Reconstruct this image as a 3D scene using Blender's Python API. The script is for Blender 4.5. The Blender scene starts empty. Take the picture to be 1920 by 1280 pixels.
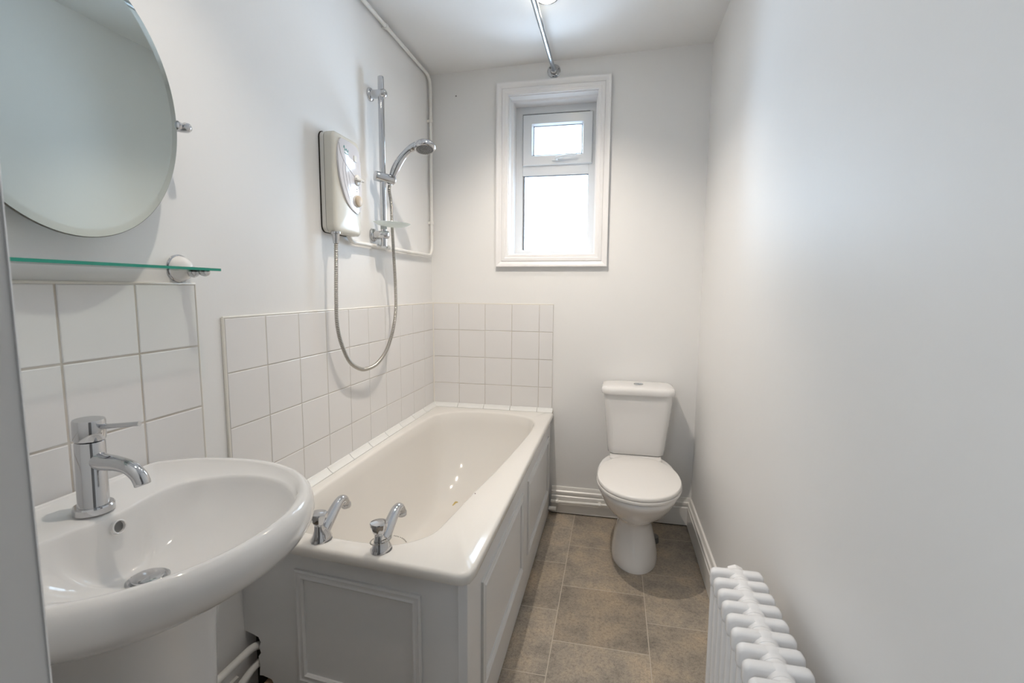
import bpy, bmesh, math, random
from mathutils import Vector, Matrix
random.seed(7)
SC = bpy.context.scene
COL = SC.collection
PI = math.pi

# ---------------------------------------------------------------- camera
CAM = Vector((1.0129, -2.5977, 1.2412))
YAW, PITCH, ROLL, FPX = 0.208, 0.1076, 0.0072, 905.83
f0 = Vector((-math.sin(YAW), math.cos(YAW), 0)); r0 = Vector((math.cos(YAW), math.sin(YAW), 0)); u0 = Vector((0, 0, 1))
FWD = math.cos(PITCH) * f0 - math.sin(PITCH) * u0
UP = math.sin(PITCH) * f0 + math.cos(PITCH) * u0
RT = math.cos(ROLL) * r0 + math.sin(ROLL) * UP
UP2 = -math.sin(ROLL) * r0 + math.cos(ROLL) * UP
cd = bpy.data.cameras.new('camera'); cam = bpy.data.objects.new('camera', cd); COL.objects.link(cam)
cd.sensor_width = 36.0; cd.lens = FPX / 1920 * 36.0; cd.clip_start = 0.02
M = Matrix((RT, UP2, -FWD)).transposed().to_4x4(); M.translation = CAM
cam.matrix_world = M
cd.dof.use_dof = True; cd.dof.focus_distance = 2.6; cd.dof.aperture_fstop = 9
SC.camera = cam

# ---------------------------------------------------------------- world, daylight, exposure
SC.view_settings.view_transform = 'Standard'; SC.view_settings.look = 'None'
SC.view_settings.gamma = 1.0; SC.view_settings.use_curve_mapping = False
SC.view_settings.exposure = -0.04
W = bpy.data.worlds.new('overcast_sky'); SC.world = W; W.use_nodes = True
bg = W.node_tree.nodes['Background']; bg.inputs[0].default_value = (0.66, 0.86, 1.0, 1); bg.inputs[1].default_value = 23.0
_nt = W.node_tree; _tc = _nt.nodes.new('ShaderNodeTexCoord'); _sp = _nt.nodes.new('ShaderNodeSeparateXYZ'); _nt.links.new(_tc.outputs['Generated'], _sp.inputs[0])
_rp = _nt.nodes.new('ShaderNodeValToRGB'); _nt.links.new(_sp.outputs['Z'], _rp.inputs[0])      # lower half boosted to throw light up on the ceiling, dimmer overcast sky above
_mr = _nt.nodes.new('ShaderNodeMapRange'); _mr.inputs[1].default_value = -.35; _mr.inputs[2].default_value = .35; _nt.links.new(_sp.outputs['Z'], _mr.inputs[0]); _nt.links.new(_mr.outputs[0], _rp.inputs[0])
_rp.color_ramp.elements[0].color = (1.42, 1.74, 2.20, 1); _rp.color_ramp.elements[1].color = (0.26, 0.32, 0.38, 1)
_nt.links.new(_rp.outputs[0], bg.inputs[0])
def area(name, loc, rot, sx, sy, power, col, portal=False):
    l = bpy.data.lights.new(name, 'AREA'); l.shape = 'RECTANGLE'; l.size = sx; l.size_y = sy
    l.energy = power; l.color = col
    if portal: l.cycles.is_portal = True
    o = bpy.data.objects.new(name, l); COL.objects.link(o); o.location = loc; o.rotation_euler = rot
    return o
area('window_portal', (0.67, 0.30, 1.84), (-PI / 2, 0, 0), 0.62, 0.95, 1, (1, 1, 1), True)
area('hallway_fill', (.30, -3.25, 1.45), (PI / 2, 0, math.radians(-38)), .7, 1.3, 11.0, (0.84, 0.92, 1.0))  # unseen fill light added in the hallway to brighten the right wall

# ---------------------------------------------------------------- materials
def mat(name, col, rough=0.5, metal=0.0, spec=0.5, noise=None, bump=None, coat=0.0, trans=0.0, ior=1.45):
    m = bpy.data.materials.new(name); m.use_nodes = True
    nt = m.node_tree; b = nt.nodes['Principled BSDF']
    b.inputs['Base Color'].default_value = (*col, 1); b.inputs['Roughness'].default_value = rough
    b.inputs['Metallic'].default_value = metal; b.inputs['Specular IOR Level'].default_value = spec
    b.inputs['Coat Weight'].default_value = coat; b.inputs['Transmission Weight'].default_value = trans
    b.inputs['IOR'].default_value = ior
    tc = nt.nodes.new('ShaderNodeTexCoord')
    if noise:   # (scale, other colour, low, high)
        n = nt.nodes.new('ShaderNodeTexNoise'); n.inputs['Scale'].default_value = noise[0]; n.inputs['Detail'].default_value = 6
        nt.links.new(tc.outputs['Object'], n.inputs['Vector'])
        mr = nt.nodes.new('ShaderNodeMapRange'); mr.inputs[1].default_value = noise[2]; mr.inputs[2].default_value = noise[3]
        nt.links.new(n.outputs['Fac'], mr.inputs[0])
        mx = nt.nodes.new('ShaderNodeMix'); mx.data_type = 'RGBA'
        mx.inputs[6].default_value = (*col, 1); mx.inputs[7].default_value = (*noise[1], 1)
        nt.links.new(mr.outputs[0], mx.inputs[0]); nt.links.new(mx.outputs[2], b.inputs['Base Color'])
    if bump:    # (scale, strength, distance)
        n = nt.nodes.new('ShaderNodeTexNoise'); n.inputs['Scale'].default_value = bump[0]; n.inputs['Detail'].default_value = 4
        nt.links.new(tc.outputs['Object'], n.inputs['Vector'])
        bp = nt.nodes.new('ShaderNodeBump'); bp.inputs['Strength'].default_value = bump[1]; bp.inputs['Distance'].default_value = bump[2]
        nt.links.new(n.outputs['Fac'], bp.inputs['Height']); nt.links.new(bp.outputs[0], b.inputs['Normal'])
    return m

M_WALL = mat('wall_paint', (0.84, 0.835, 0.825), 0.5, noise=(1.4, (0.825, 0.82, 0.81), .4, .7), bump=(35, .12, .003))
M_HALL = mat('hallway_paint', (0.42, 0.40, 0.38), 0.7, bump=(30, .1, .003))  # dark tone put in so the chrome reflects a dim hallway
M_CEIL = mat('ceiling_paint', (0.87, 0.87, 0.865), 0.7, bump=(30, .1, .003))
M_GLOSSP = mat('gloss_paint', (0.82, 0.805, 0.775), 0.28, noise=(3, (0.805, 0.79, 0.76), .4, .7), bump=(60, .06, .002))
M_PANELP = mat('panel_paint', (0.80, 0.80, 0.80), 0.33, bump=(60, .06, .002))
M_TRIM = mat('architrave_paint', (0.85, 0.84, 0.84), 0.3)
M_UPVC = mat('window_plastic', (0.76, 0.78, 0.80), 0.25)
M_GASKET = mat('window_gasket', (0.10, 0.11, 0.13), 0.6)
M_TILE = mat('glazed_tile', (0.80, 0.79, 0.785), 0.12, noise=(2.2, (0.785, 0.77, 0.76), .35, .7), bump=(9, .05, .004))
M_GROUT = mat('grout', (0.56, 0.51, 0.45), 0.9, noise=(14, (0.66, 0.62, 0.57), .4, .65))
M_TRIMTILE = mat('trim_tile', (0.82, 0.82, 0.80), 0.12)
M_CERAMIC = mat('ceramic', (0.83, 0.815, 0.80), 0.07, coat=.3)
M_ENAMEL = mat('bath_enamel', (0.80, 0.775, 0.735), 0.10, coat=.2)
M_SEAT = mat('seat_plastic', (0.83, 0.805, 0.775), 0.22)
M_CHROME = mat('chrome', (0.58, 0.585, 0.60), 0.06, metal=1.0)
M_HOSE = mat('hose_metal', (0.50, 0.48, 0.44), 0.28, metal=1.0)
M_HOSEGAP = mat('hose_groove', (0.10, 0.09, 0.08), 0.5, metal=0.6)
M_ALU = mat('brushed_aluminium', (0.50, 0.54, 0.58), 0.33, metal=1.0)
M_MIRROR = mat('mirror_silver', (0.56, 0.615, 0.60), 0.015, metal=1.0)
M_MEDGE = mat('mirror_edge', (0.12, 0.11, 0.09), 0.4)
M_GLASSEDGE = mat('shelf_glass_edge', (0.02, 0.30, 0.22), 0.15)
M_WHITEPL = mat('white_plastic', (0.78, 0.76, 0.72), 0.25)
M_UNIT = mat('shower_cover_plastic', (0.70, 0.68, 0.61), 0.22)
M_UNITF = mat('shower_fascia_plastic', (0.74, 0.73, 0.76), 0.10, coat=.4)
M_BEIGE = mat('aged_knob_plastic', (0.60, 0.50, 0.38), 0.4)
M_GREYLINE = mat('grey_print', (0.42, 0.42, 0.46), 0.4)
M_TEAL = mat('teal_print', (0.08, 0.40, 0.38), 0.4)
M_DARK = mat('gap_shade_and_seam', (0.025, 0.02, 0.016), 0.9)  # near-black: shade of gaps and hollows put into colour, also a dark seam
M_RUBBER = mat('grey_rubber', (0.16, 0.16, 0.16), 0.5)
M_NOZZLE = mat('nozzle_plastic', (0.20, 0.20, 0.20), 0.4)
M_PIPE = mat('painted_pipe', (0.84, 0.83, 0.80), 0.35, noise=(20, (0.80, 0.78, 0.73), .45, .75))
M_RAD = mat('radiator_paint', (0.84, 0.83, 0.83), 0.25)
M_SEAL = mat('sealant', (0.80, 0.77, 0.71), 0.3)
M_RIMGAP = mat('black_sealant', (0.06, 0.055, 0.05), 0.8)
M_STAIN = mat('yellow_stain', (0.55, 0.42, 0.16), 0.5)
M_SPECK = mat('dark_speck', (0.12, 0.08, 0.07), 0.6)
M_BRASS = mat('old_pipe', (0.60, 0.42, 0.28), 0.5)

def glass_thin(name, tint, gloss=0.12, transl=0.0):
    m = bpy.data.materials.new(name); m.use_nodes = True; nt = m.node_tree
    for n in list(nt.nodes): nt.nodes.remove(n)
    out = nt.nodes.new('ShaderNodeOutputMaterial')
    tr = nt.nodes.new('ShaderNodeBsdfTransparent'); tr.inputs[0].default_value = (*tint, 1)
    gl = nt.nodes.new('ShaderNodeBsdfGlossy'); gl.inputs['Roughness'].default_value = 0.03
    fr = nt.nodes.new('ShaderNodeFresnel'); fr.inputs[0].default_value = 1.5
    mx = nt.nodes.new('ShaderNodeMixShader')
    nt.links.new(fr.outputs[0], mx.inputs[0]); nt.links.new(tr.outputs[0], mx.inputs[1]); nt.links.new(gl.outputs[0], mx.inputs[2])
    last = mx
    if transl > 0:
        tl = nt.nodes.new('ShaderNodeBsdfTranslucent'); tl.inputs[0].default_value = (.9, .95, .94, 1)
        df = nt.nodes.new('ShaderNodeBsdfDiffuse'); df.inputs[0].default_value = (.8, .83, .82, 1)
        m1 = nt.nodes.new('ShaderNodeMixShader'); m1.inputs[0].default_value = .5
        nt.links.new(tl.outputs[0], m1.inputs[1]); nt.links.new(df.outputs[0], m1.inputs[2])
        m2 = nt.nodes.new('ShaderNodeMixShader'); m2.inputs[0].default_value = transl
        nt.links.new(mx.outputs[0], m2.inputs[1]); nt.links.new(m1.outputs[0], m2.inputs[2]); last = m2
    nt.links.new(last.outputs[0], out.inputs[0])
    return m
M_PANE = glass_thin('obscured_glass', (0.96, 0.98, 0.98), transl=.10)
M_SHELF = glass_thin('clear_glass', (0.90, 0.97, 0.95))
M_DISH = glass_thin('frosted_plastic', (0.9, 0.94, 0.93), transl=.55)

def emis(name, col, s):
    m = bpy.data.materials.new(name); m.use_nodes = True; nt = m.node_tree
    b = nt.nodes['Principled BSDF']; b.inputs['Emission Color'].default_value = (*col, 1); b.inputs['Emission Strength'].default_value = s
    b.inputs['Base Color'].default_value = (.9, .9, .85, 1)
    return m
M_LAMP = emis('lamp_lens', (1.0, 0.86, 0.66), 60.0)

def floor_mat():
    m = bpy.data.materials.new('vinyl_stone_tiles'); m.use_nodes = True; nt = m.node_tree; L = nt.links.new
    b = nt.nodes['Principled BSDF']; b.inputs['Roughness'].default_value = 0.42; b.inputs['Specular IOR Level'].default_value = 0.35
    geo = nt.nodes.new('ShaderNodeNewGeometry')
    sep = nt.nodes.new('ShaderNodeSeparateXYZ'); L(geo.outputs['Position'], sep.inputs[0])
    Wd, H = 0.329, 0.3345
    def mth(op, a, v):
        n = nt.nodes.new('ShaderNodeMath'); n.operation = op
        L(a, n.inputs[0]); n.inputs[1].default_value = v; return n.outputs[0]
    bx = mth('ADD', sep.outputs['Y'], 0.016 - Wd / 2 + Wd * 40)
    by = mth('ADD', sep.outputs['X'], -0.831 + H * 20)
    cmb = nt.nodes.new('ShaderNodeCombineXYZ'); L(bx, cmb.inputs[0]); L(by, cmb.inputs[1])
    br = nt.nodes.new('ShaderNodeTexBrick'); L(cmb.outputs[0], br.inputs['Vector'])
    br.offset = 0.5; br.offset_frequency = 2; br.squash = 1.0
    br.inputs['Scale'].default_value = 1.0; br.inputs['Brick Width'].default_value = Wd; br.inputs['Row Height'].default_value = H
    br.inputs['Mortar Size'].default_value = 0.0017; br.inputs['Mortar Smooth'].default_value = 0.15; br.inputs['Bias'].default_value = 0.0
    br.inputs['Color1'].default_value = (0.0, 0.0, 0.0, 1); br.inputs['Color2'].default_value = (1, 1, 1, 1); br.inputs['Mortar'].default_value = (.5, .5, .5, 1)
    # tile tone
    def ramp(src, stops):
        r = nt.nodes.new('ShaderNodeValToRGB'); L(src, r.inputs[0])
        e = r.color_ramp.elements
        e[0].position, e[0].color = stops[0][0], (*stops[0][1], 1)
        e[1].position, e[1].color = stops[-1][0], (*stops[-1][1], 1)
        for p, c in stops[1:-1]:
            q = e.new(p); q.color = (*c, 1)
        return r.outputs[0]
    def noise(sc, det, vec=None, rough=.6):
        n = nt.nodes.new('ShaderNodeTexNoise'); n.inputs['Scale'].default_value = sc; n.inputs['Detail'].default_value = det
        n.inputs['Roughness'].default_value = rough; L(vec or geo.outputs['Position'], n.inputs['Vector']); return n.outputs['Fac']
    def mixc(t, f, a, c):
        n = nt.nodes.new('ShaderNodeMix'); n.data_type = 'RGBA'; n.blend_type = t
        if isinstance(f, float): n.inputs[0].default_value = f
        else: L(f, n.inputs[0])
        L(a, n.inputs[6])
        if isinstance(c, tuple): n.inputs[7].default_value = (*c, 1)
        else: L(c, n.inputs[7])
        return n.outputs[2]
    tone = ramp(br.outputs['Color'], [(0, (0.315, 0.266, 0.212)), (.5, (0.385, 0.331, 0.267)), (1, (0.46, 0.403, 0.332))])
    n1 = noise(5.5, 8, rough=.7)
    m1 = ramp(n1, [(.32, (.58, .60, .63)), (.47, (.90, .90, .91)), (.55, (1.05, 1.02, .98)), (.68, (1.25, 1.17, 1.06))])
    c1 = mixc('MULTIPLY', 1.0, tone, m1)
    n2 = noise(90, 5, rough=.75)
    m2 = ramp(n2, [(.36, (.72, .71, .72)), (.5, (1, 1, 1)), (.68, (1.14, 1.12, 1.08))])
    c2 = mixc('MULTIPLY', 1.0, c1, m2)
    n3 = noise(260, 2)
    c3 = mixc('MULTIPLY', 1.0, c2, ramp(n3, [(.3, (.8, .8, .8)), (.6, (1.06, 1.06, 1.06))]))
    c4 = mixc('MIX', br.outputs['Fac'], c3, (0.54, 0.48, 0.40))
    L(c4, b.inputs['Base Color'])
    bp = nt.nodes.new('ShaderNodeBump'); bp.inputs['Strength'].default_value = .25; bp.inputs['Distance'].default_value = .002
    L(n2, bp.inputs['Height']); L(bp.outputs[0], b.inputs['Normal'])
    return m
M_FLOOR = floor_mat()

# ---------------------------------------------------------------- mesh helpers
def finish(name, bm, mats, parent=None, smooth=True, angle=40, bevel=0):
    me = bpy.data.meshes.new(name)
    bmesh.ops.remove_doubles(bm, verts=bm.verts, dist=1e-6)
    bmesh.ops.recalc_face_normals(bm, faces=bm.faces)
    if parent is not None:
        off = parent['_o']
        bmesh.ops.translate(bm, verts=bm.verts, vec=-Vector(off))
    bm.to_mesh(me); bm.free()
    if not isinstance(mats, (list, tuple)): mats = [mats]
    for m in mats: me.materials.append(m)
    o = bpy.data.objects.new(name, me); COL.objects.link(o)
    if smooth:
        me.polygons.foreach_set('use_smooth', [True] * len(me.polygons))
        me.set_sharp_from_angle(angle=math.radians(angle))
    if parent is not None:
        o.parent = parent['_e']
        parent_off[o.name] = parent['_o']
    if bevel:
        mod = o.modifiers.new('edge_bevel', 'BEVEL'); mod.width = bevel; mod.segments = 2; mod.limit_method = 'ANGLE'; mod.angle_limit = math.radians(40)
    return o
parent_off = {}
def sub(o):     # use a part as parent of sub-parts
    return {'_e': o, '_o': parent_off[o.name]}
def thing(name, label, cat, loc, group=None):
    e = bpy.data.objects.new(name, None); COL.objects.link(e); e.location = loc; e.empty_display_size = .05
    e['label'] = label; e['category'] = cat
    if group: e['group'] = group
    return {'_e': e, '_o': Vector(loc)}
def tag(o, label, cat, group=None):
    o['label'] = label; o['category'] = cat
    if group: o['group'] = group
    return o
def struct(o):
    o['kind'] = 'structure'; return o
def box(bm, x0, x1, y0, y1, z0, z1, mi=0):
    v = [bm.verts.new(p) for p in ((x0, y0, z0), (x1, y0, z0), (x1, y1, z0), (x0, y1, z0), (x0, y0, z1), (x1, y0, z1), (x1, y1, z1), (x0, y1, z1))]
    fs = []
    for q in ((0, 3, 2, 1), (4, 5, 6, 7), (0, 1, 5, 4), (1, 2, 6, 5), (2, 3, 7, 6), (3, 0, 4, 7)):
        f = bm.faces.new([v[i] for i in q]); f.material_index = mi; fs.append(f)
    return v
def loft(bm, rings, cap0=True, cap1=True, closed=True, mi=0):
    R = [[bm.verts.new(p) for p in r] for r in rings]
    n = len(R[0])
    for a, b in zip(R[:-1], R[1:]):
        for i in range(n if closed else n - 1):
            j = (i + 1) % n
            f = bm.faces.new((a[i], a[j], b[j], b[i])); f.material_index = mi
    if cap0 and closed: bm.faces.new(R[0]).material_index = mi
    if cap1 and closed: bm.faces.new(R[-1]).material_index = mi
    return R
def frame_of(d):
    d = Vector(d).normalized()
    a = Vector((0, 0, 1)) if abs(d.z) < .9 else Vector((1, 0, 0))
    u = d.cross(a).normalized(); v = u.cross(d).normalized()
    return u, v
def lathe(bm, base, axis, prof, seg=32, mi=0, cap0=True, cap1=True):
    base = Vector(base); axis = Vector(axis).normalized(); u, v = frame_of(axis)
    rings = []
    for h, r in prof:
        r = max(r, 1e-5)
        rings.append([base + axis * h + (u * math.cos(2 * PI * i / seg) + v * math.sin(2 * PI * i / seg)) * r for i in range(seg)])
    loft(bm, rings, cap0, cap1, mi=mi)
def tube(bm, pts, rad, seg=16, mi=0, sq=None, cap=True):
    pts = [Vector(p) for p in pts]
    n = len(pts)
    if not isinstance(rad, (list, tuple)): rad = [rad] * n
    t0 = (pts[1] - pts[0]).normalized(); u, v = frame_of(t0)
    rings = []
    for k, p in enumerate(pts):
        t = (pts[min(k + 1, n - 1)] - pts[max(k - 1, 0)]).normalized()
        u = (u - t * u.dot(t)).normalized(); v = t.cross(u).normalized()
        ru = rad[k]; rv = rad[k]
        if sq: rv = ru * sq
        rings.append([p + u * math.cos(2 * PI * i / seg) * ru + v * math.sin(2 * PI * i / seg) * rv for i in range(seg)])
    loft(bm, rings, cap, cap, mi=mi)
def catmull(P, per=10, closed=False):
    P = [Vector(p) for p in P]; out = []; n = len(P)
    rng = range(n) if closed else range(n - 1)
    for i in rng:
        if closed: a, b, c, d = P[(i - 1) % n], P[i], P[(i + 1) % n], P[(i + 2) % n]
        else: a, b, c, d = P[max(i - 1, 0)], P[i], P[i + 1], P[min(i + 2, n - 1)]
        for k in range(per):
            t = k / per
            out.append(.5 * ((2 * b) + (c - a) * t + (2 * a - 5 * b + 4 * c - d) * t * t + (3 * b - a - 3 * c + d) * t ** 3))
    if not closed: out.append(P[-1])
    return out
def bez_corner(pts, r, per=8):
    """polyline with rounded corners of radius-like distance r"""
    pts = [Vector(p) for p in pts]; out = [pts[0]]
    for a, b, c in zip(pts[:-2], pts[1:-1], pts[2:]):
        d1 = (a - b).normalized(); d2 = (c - b).normalized()
        p = b + d1 * r; q = b + d2 * r
        for k in range(per + 1):
            t = k / per
            out.append(p * (1 - t) ** 2 + b * 2 * t * (1 - t) + q * t * t)
    out.append(pts[-1]); return out
def ray_poly(poly, c, d):
    """first hit of ray c + s d with closed 2-D polygon"""
    best = None
    n = len(poly)
    for i in range(n):
        ax, ay = poly[i][0] - c[0], poly[i][1] - c[1]; bx, by = poly[(i + 1) % n][0] - c[0], poly[(i + 1) % n][1] - c[1]
        ex, ey = bx - ax, by - ay
        den = d[0] * ey - d[1] * ex
        if abs(den) < 1e-12: continue
        s = (ax * ey - ay * ex) / den; t = (ax * d[1] - ay * d[0]) / den
        if s > 0 and -1e-9 <= t <= 1 + 1e-9 and (best is None or s > best): best = s
    return (c[0] + d[0] * best, c[1] + d[1] * best)
def rrect(x0, x1, y0, y1, r, per=8):
    out = []
    for cx, cy, a in ((x1 - r, y1 - r, 0), (x0 + r, y1 - r, PI / 2), (x0 + r, y0 + r, PI), (x1 - r, y0 + r, 1.5 * PI)):
        for k in range(per + 1):
            t = a + PI / 2 * k / per; out.append((cx + r * math.cos(t), cy + r * math.sin(t)))
    return out
def sellipse(cx, cy, ax, ay, n, N, ax2=None, ay2=None, rot=0):
    out = []
    for i in range(N):
        t = 2 * PI * i / N; c, s = math.cos(t), math.sin(t)
        aa = ax if c >= 0 or ax2 is None else ax2
        bb = ay if s >= 0 or ay2 is None else ay2
        out.append((cx + aa * math.copysign(abs(c) ** (2 / n), c), cy + bb * math.copysign(abs(s) ** (2 / n), s)))
    return out
def sphere(bm, c, r, mi=0, seg=16):
    m = Matrix.Translation(Vector(c))
    if isinstance(r, (tuple, list)): m = m @ Matrix.Diagonal((*r, 1)); rr = 1
    else: rr = r
    s = bmesh.ops.create_uvsphere(bm, u_segments=seg, v_segments=seg // 2 + 2, radius=rr, matrix=m)
    for v in s['verts']:
        for f in v.link_faces: f.material_index = mi
def prism(bm, poly, fn0, fn1, mi=0):
    """poly extruded between two 3-D mappings"""
    loft(bm, [[fn0(p) for p in poly], [fn1(p) for p in poly]], True, True, mi=mi)

# ================================================================ ROOM SHELL
RW, RF = 1.44, -2.30          # room width, front wall face
Z0, Z1 = 2.388, 2.420         # ceiling height at left and right walls
bm = bmesh.new(); box(bm, -0.6, 2.3, -4.0, 0.0, -0.06, 0.0); struct(finish('floor', bm, M_FLOOR, smooth=False))
bm = bmesh.new(); vs = box(bm, -0.6, 2.3, -4.0, 0.02, Z0, Z0 + .12)
for v in vs: v.co.z += (Z1 - Z0) * v.co.x / RW
struct(finish('ceiling', bm, M_CEIL, smooth=False))
bm = bmesh.new(); box(bm, -0.12, 0, RF, 0.0, 0, 2.55); struct(finish('wall_left', bm, M_WALL, smooth=False))
bm = bmesh.new(); box(bm, RW, RW + .12, RF, 0.0, 0, 2.55); struct(finish('wall_right', bm, M_WALL, smooth=False))
# back wall with the window opening
WX0, WX1, WZ0, WZ1 = 0.432, 0.912, 1.418, 2.255
bm = bmesh.new()
box(bm, -.12, WX0, 0, .26, 0, 2.55); box(bm, WX1, RW + .12, 0, .26, 0, 2.55)
box(bm, WX0, WX1, 0, .26, 0, WZ0); box(bm, WX0, WX1, 0, .26, WZ1, 2.55)
struct(finish('wall_back', bm, M_WALL, smooth=False))
# front wall with doorway the camera stands in
DX0, DX1, DZ = 0.541, 1.37, 2.05
bm = bmesh.new()
box(bm, -.12, DX0, RF - .13, RF, 0, 2.55); box(bm, DX1, RW + .12, RF - .13, RF, 0, 2.55); box(bm, DX0, DX1, RF - .13, RF, DZ, 2.55)
struct(finish('wall_front', bm, M_WALL, smooth=False, bevel=.004))
# hallway behind the camera
bm = bmesh.new(); box(bm, -.6, 2.3, -4.1, -4.0, 0, 2.55); struct(finish('wall_hallway', bm, M_HALL, smooth=False))
bm = bmesh.new(); box(bm, -.7, -.6, -4.0, RF - .13, 0, 2.55); box(bm, -.6, -.12, RF - .13, RF - .03, 0, 2.55)
struct(finish('wall_hallway_left', bm, M_HALL, smooth=False))
bm = bmesh.new(); box(bm, 2.3, 2.4, -4.0, RF - .13, 0, 2.55); box(bm, RW + .12, 2.3, RF - .13, RF - .03, 0, 2.55)
struct(finish('wall_hallway_right', bm, M_HALL, smooth=False))

# ---- baseboards
def skirt_profile():     # (depth out of wall, height)
    return [(0, .006), (.020, .006), (.020, .100), (.016, .104), (.016, .112), (.019, .116), (.019, .127), (.013, .133), (.011, .142), (.008, .150), (0, .152)]
def skirting(name, run):
    """run = (p0, p1, normal)"""
    (p0, p1, nrm) = run
    bm = bmesh.new(); pr = skirt_profile()
    p0, p1, nrm = Vector(p0), Vector(p1), Vector(nrm)
    loft(bm, [[p + nrm * d + Vector((0, 0, h)) for d, h in pr] for p in (p0, p1)])
    # near-black strip stands in for the shadow gap under the board
    loft(bm, [[p + nrm * d + Vector((0, 0, h)) for d, h in ((0, 0), (.014, 0), (.014, .006), (0, .006))] for p in (p0, p1)], mi=1)
    return struct(finish(name, bm, [M_GLOSSP, M_DARK], smooth=True, angle=25))
skirting('baseboard_back', ((0.70, 0, 0), (RW, 0, 0), (0, -1, 0)))
skirting('baseboard_right', ((RW, -.02, 0), (RW, RF, 0), (-1, 0, 0)))
skirting('baseboard_left', ((0, -1.53, 0), (0, RF, 0), (1, 0, 0)))

# ================================================================ WINDOW
# architrave around the reveal (mitred profile)
def rect_frame(bm, x0, x1, z0, z1, prof, mi=0):
    """prof: list of (outward offset from opening, y) swept round a rectangle in XZ"""
    rings = []
    for sx, sz in ((-1, -1), (1, -1), (1, 1), (-1, 1)):
        cx = x0 if sx < 0 else x1; cz = z0 if sz < 0 else z1
        rings.append([Vector((cx + sx * o, y, cz + sz * o)) for o, y in prof])
    R = [[bm.verts.new(p) for p in r] for r in rings]
    n = len(prof)
    for k in range(4):
        a, b = R[k], R[(k + 1) % 4]
        for i in range(n):
            j = (i + 1) % n
            bm.faces.new((a[i], a[j], b[j], b[i])).material_index = mi
bm = bmesh.new()
rect_frame(bm, WX0, WX1, WZ0, WZ1, [(-.006, .0), (-.006, -.012), (.006, -.014), (.010, -.018), (.024, -.018), (.028, -.014), (.040, -.022), (.052, -.026), (.055, -.026), (.055, 0)])
struct(finish('trim_1', bm, M_TRIM, angle=25))
# timber lining of the reveal with a stepped stop
bm = bmesh.new()
rect_frame(bm, WX0, WX1, WZ0, WZ1, [(.0, 0.001), (-.010, 0.001), (-.010, .055), (-.020, .060), (-.020, .150), (0, .150)])
struct(finish('trim_2', bm, M_TRIM, angle=25))

wt = thing('window_1', 'white plastic window with small top opening light above a larger pane, in the back wall', 'window', (0.67, .15, WZ0))
wt['_e']['kind'] = 'structure'
for k in ('label', 'category'): del wt['_e'][k]
FY = .135
a0, a1, b0, b1 = WX0 + .018, WX1 - .018, WZ0 + .018, WZ1 - .018
bm = bmesh.new()
# outer frame and transom
rect_frame(bm, a0 + .045, a1 - .045, b0 + .030, b1 - .045, [(0, FY + .06), (0, FY + .012), (.006, FY), (.045, FY), (.045, FY + .06)])
TZ0, TZ1 = 1.868, 1.936
box(bm, a0 + .04, a1 - .04, FY, FY + .06, TZ0, TZ1)
finish('window_frame', bm, M_UPVC, wt, angle=25, bevel=.002)
# top sash
sx0, sx1, sz0, sz1 = a0 + .042, a1 - .040, 1.926, 2.193
gx0, gx1, gz0, gz1 = .549, .815, 1.978, 2.133
bm = bmesh.new()
w = gx0 - sx0
rect_frame(bm, gx0, gx1, gz0, gz1, [(0, FY + .03), (0, FY + .004), (.008, FY - .014), (w - .004, FY - .014), (w, FY - .010), (w, FY + .03)])
sash = finish('opening_sash', bm, M_UPVC, wt, angle=25)
bm = bmesh.new(); rect_frame(bm, gx0, gx1, gz0, gz1, [(-.003, FY + .02), (-.003, FY + .006), (.001, FY + .004), (.001, FY + .02)])
rect_frame(bm, sx0 + .002, sx1 - .002, sz0 + .002, sz1 - .002, [(0, FY + .004), (0, FY - .003), (.004, FY - .003), (.004, FY + .004)])
finish('gasket', bm, M_GASKET, sub(sash), smooth=False)
bm = bmesh.new(); box(bm, gx0 - .004, gx1 + .004, FY + .012, FY + .030, gz0 - .004, gz1 + .004); finish('pane', bm, M_PANE, wt, smooth=False)
bm = bmesh.new(); box(bm, .495, .866, FY + .012, FY + .030, 1.445, 1.872); finish('pane', bm, M_PANE, wt, smooth=False)
bm = bmesh.new(); rect_frame(bm, .4975, .8635, 1.456, TZ0 - .001, [(-.003, FY + .02), (-.003, FY + .004), (.001, FY + .003), (.001, FY + .02)])
finish('gasket', bm, M_GASKET, wt, smooth=False)
# espag handle
bm = bmesh.new()
prism(bm, rrect(.655, .715, 1.940, 1.956, .007), lambda p: (p[0], FY - .013, p[1]), lambda p: (p[0], FY - .024, p[1]))
lathe(bm, (.684, FY - .022, 1.948), (0, -1, 0), [(0, .010), (.018, .009), (.022, .007)], 20)
tube(bm, catmull([(.680, FY - .040, 1.948), (.705, FY - .046, 1.952), (.745, FY - .046, 1.958), (.792, FY - .043, 1.960)], 6), [.0085] * 6 + [.0075] * 12 + [.005], 12, sq=.7)
finish('window_handle', bm, M_UPVC, wt)

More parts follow.
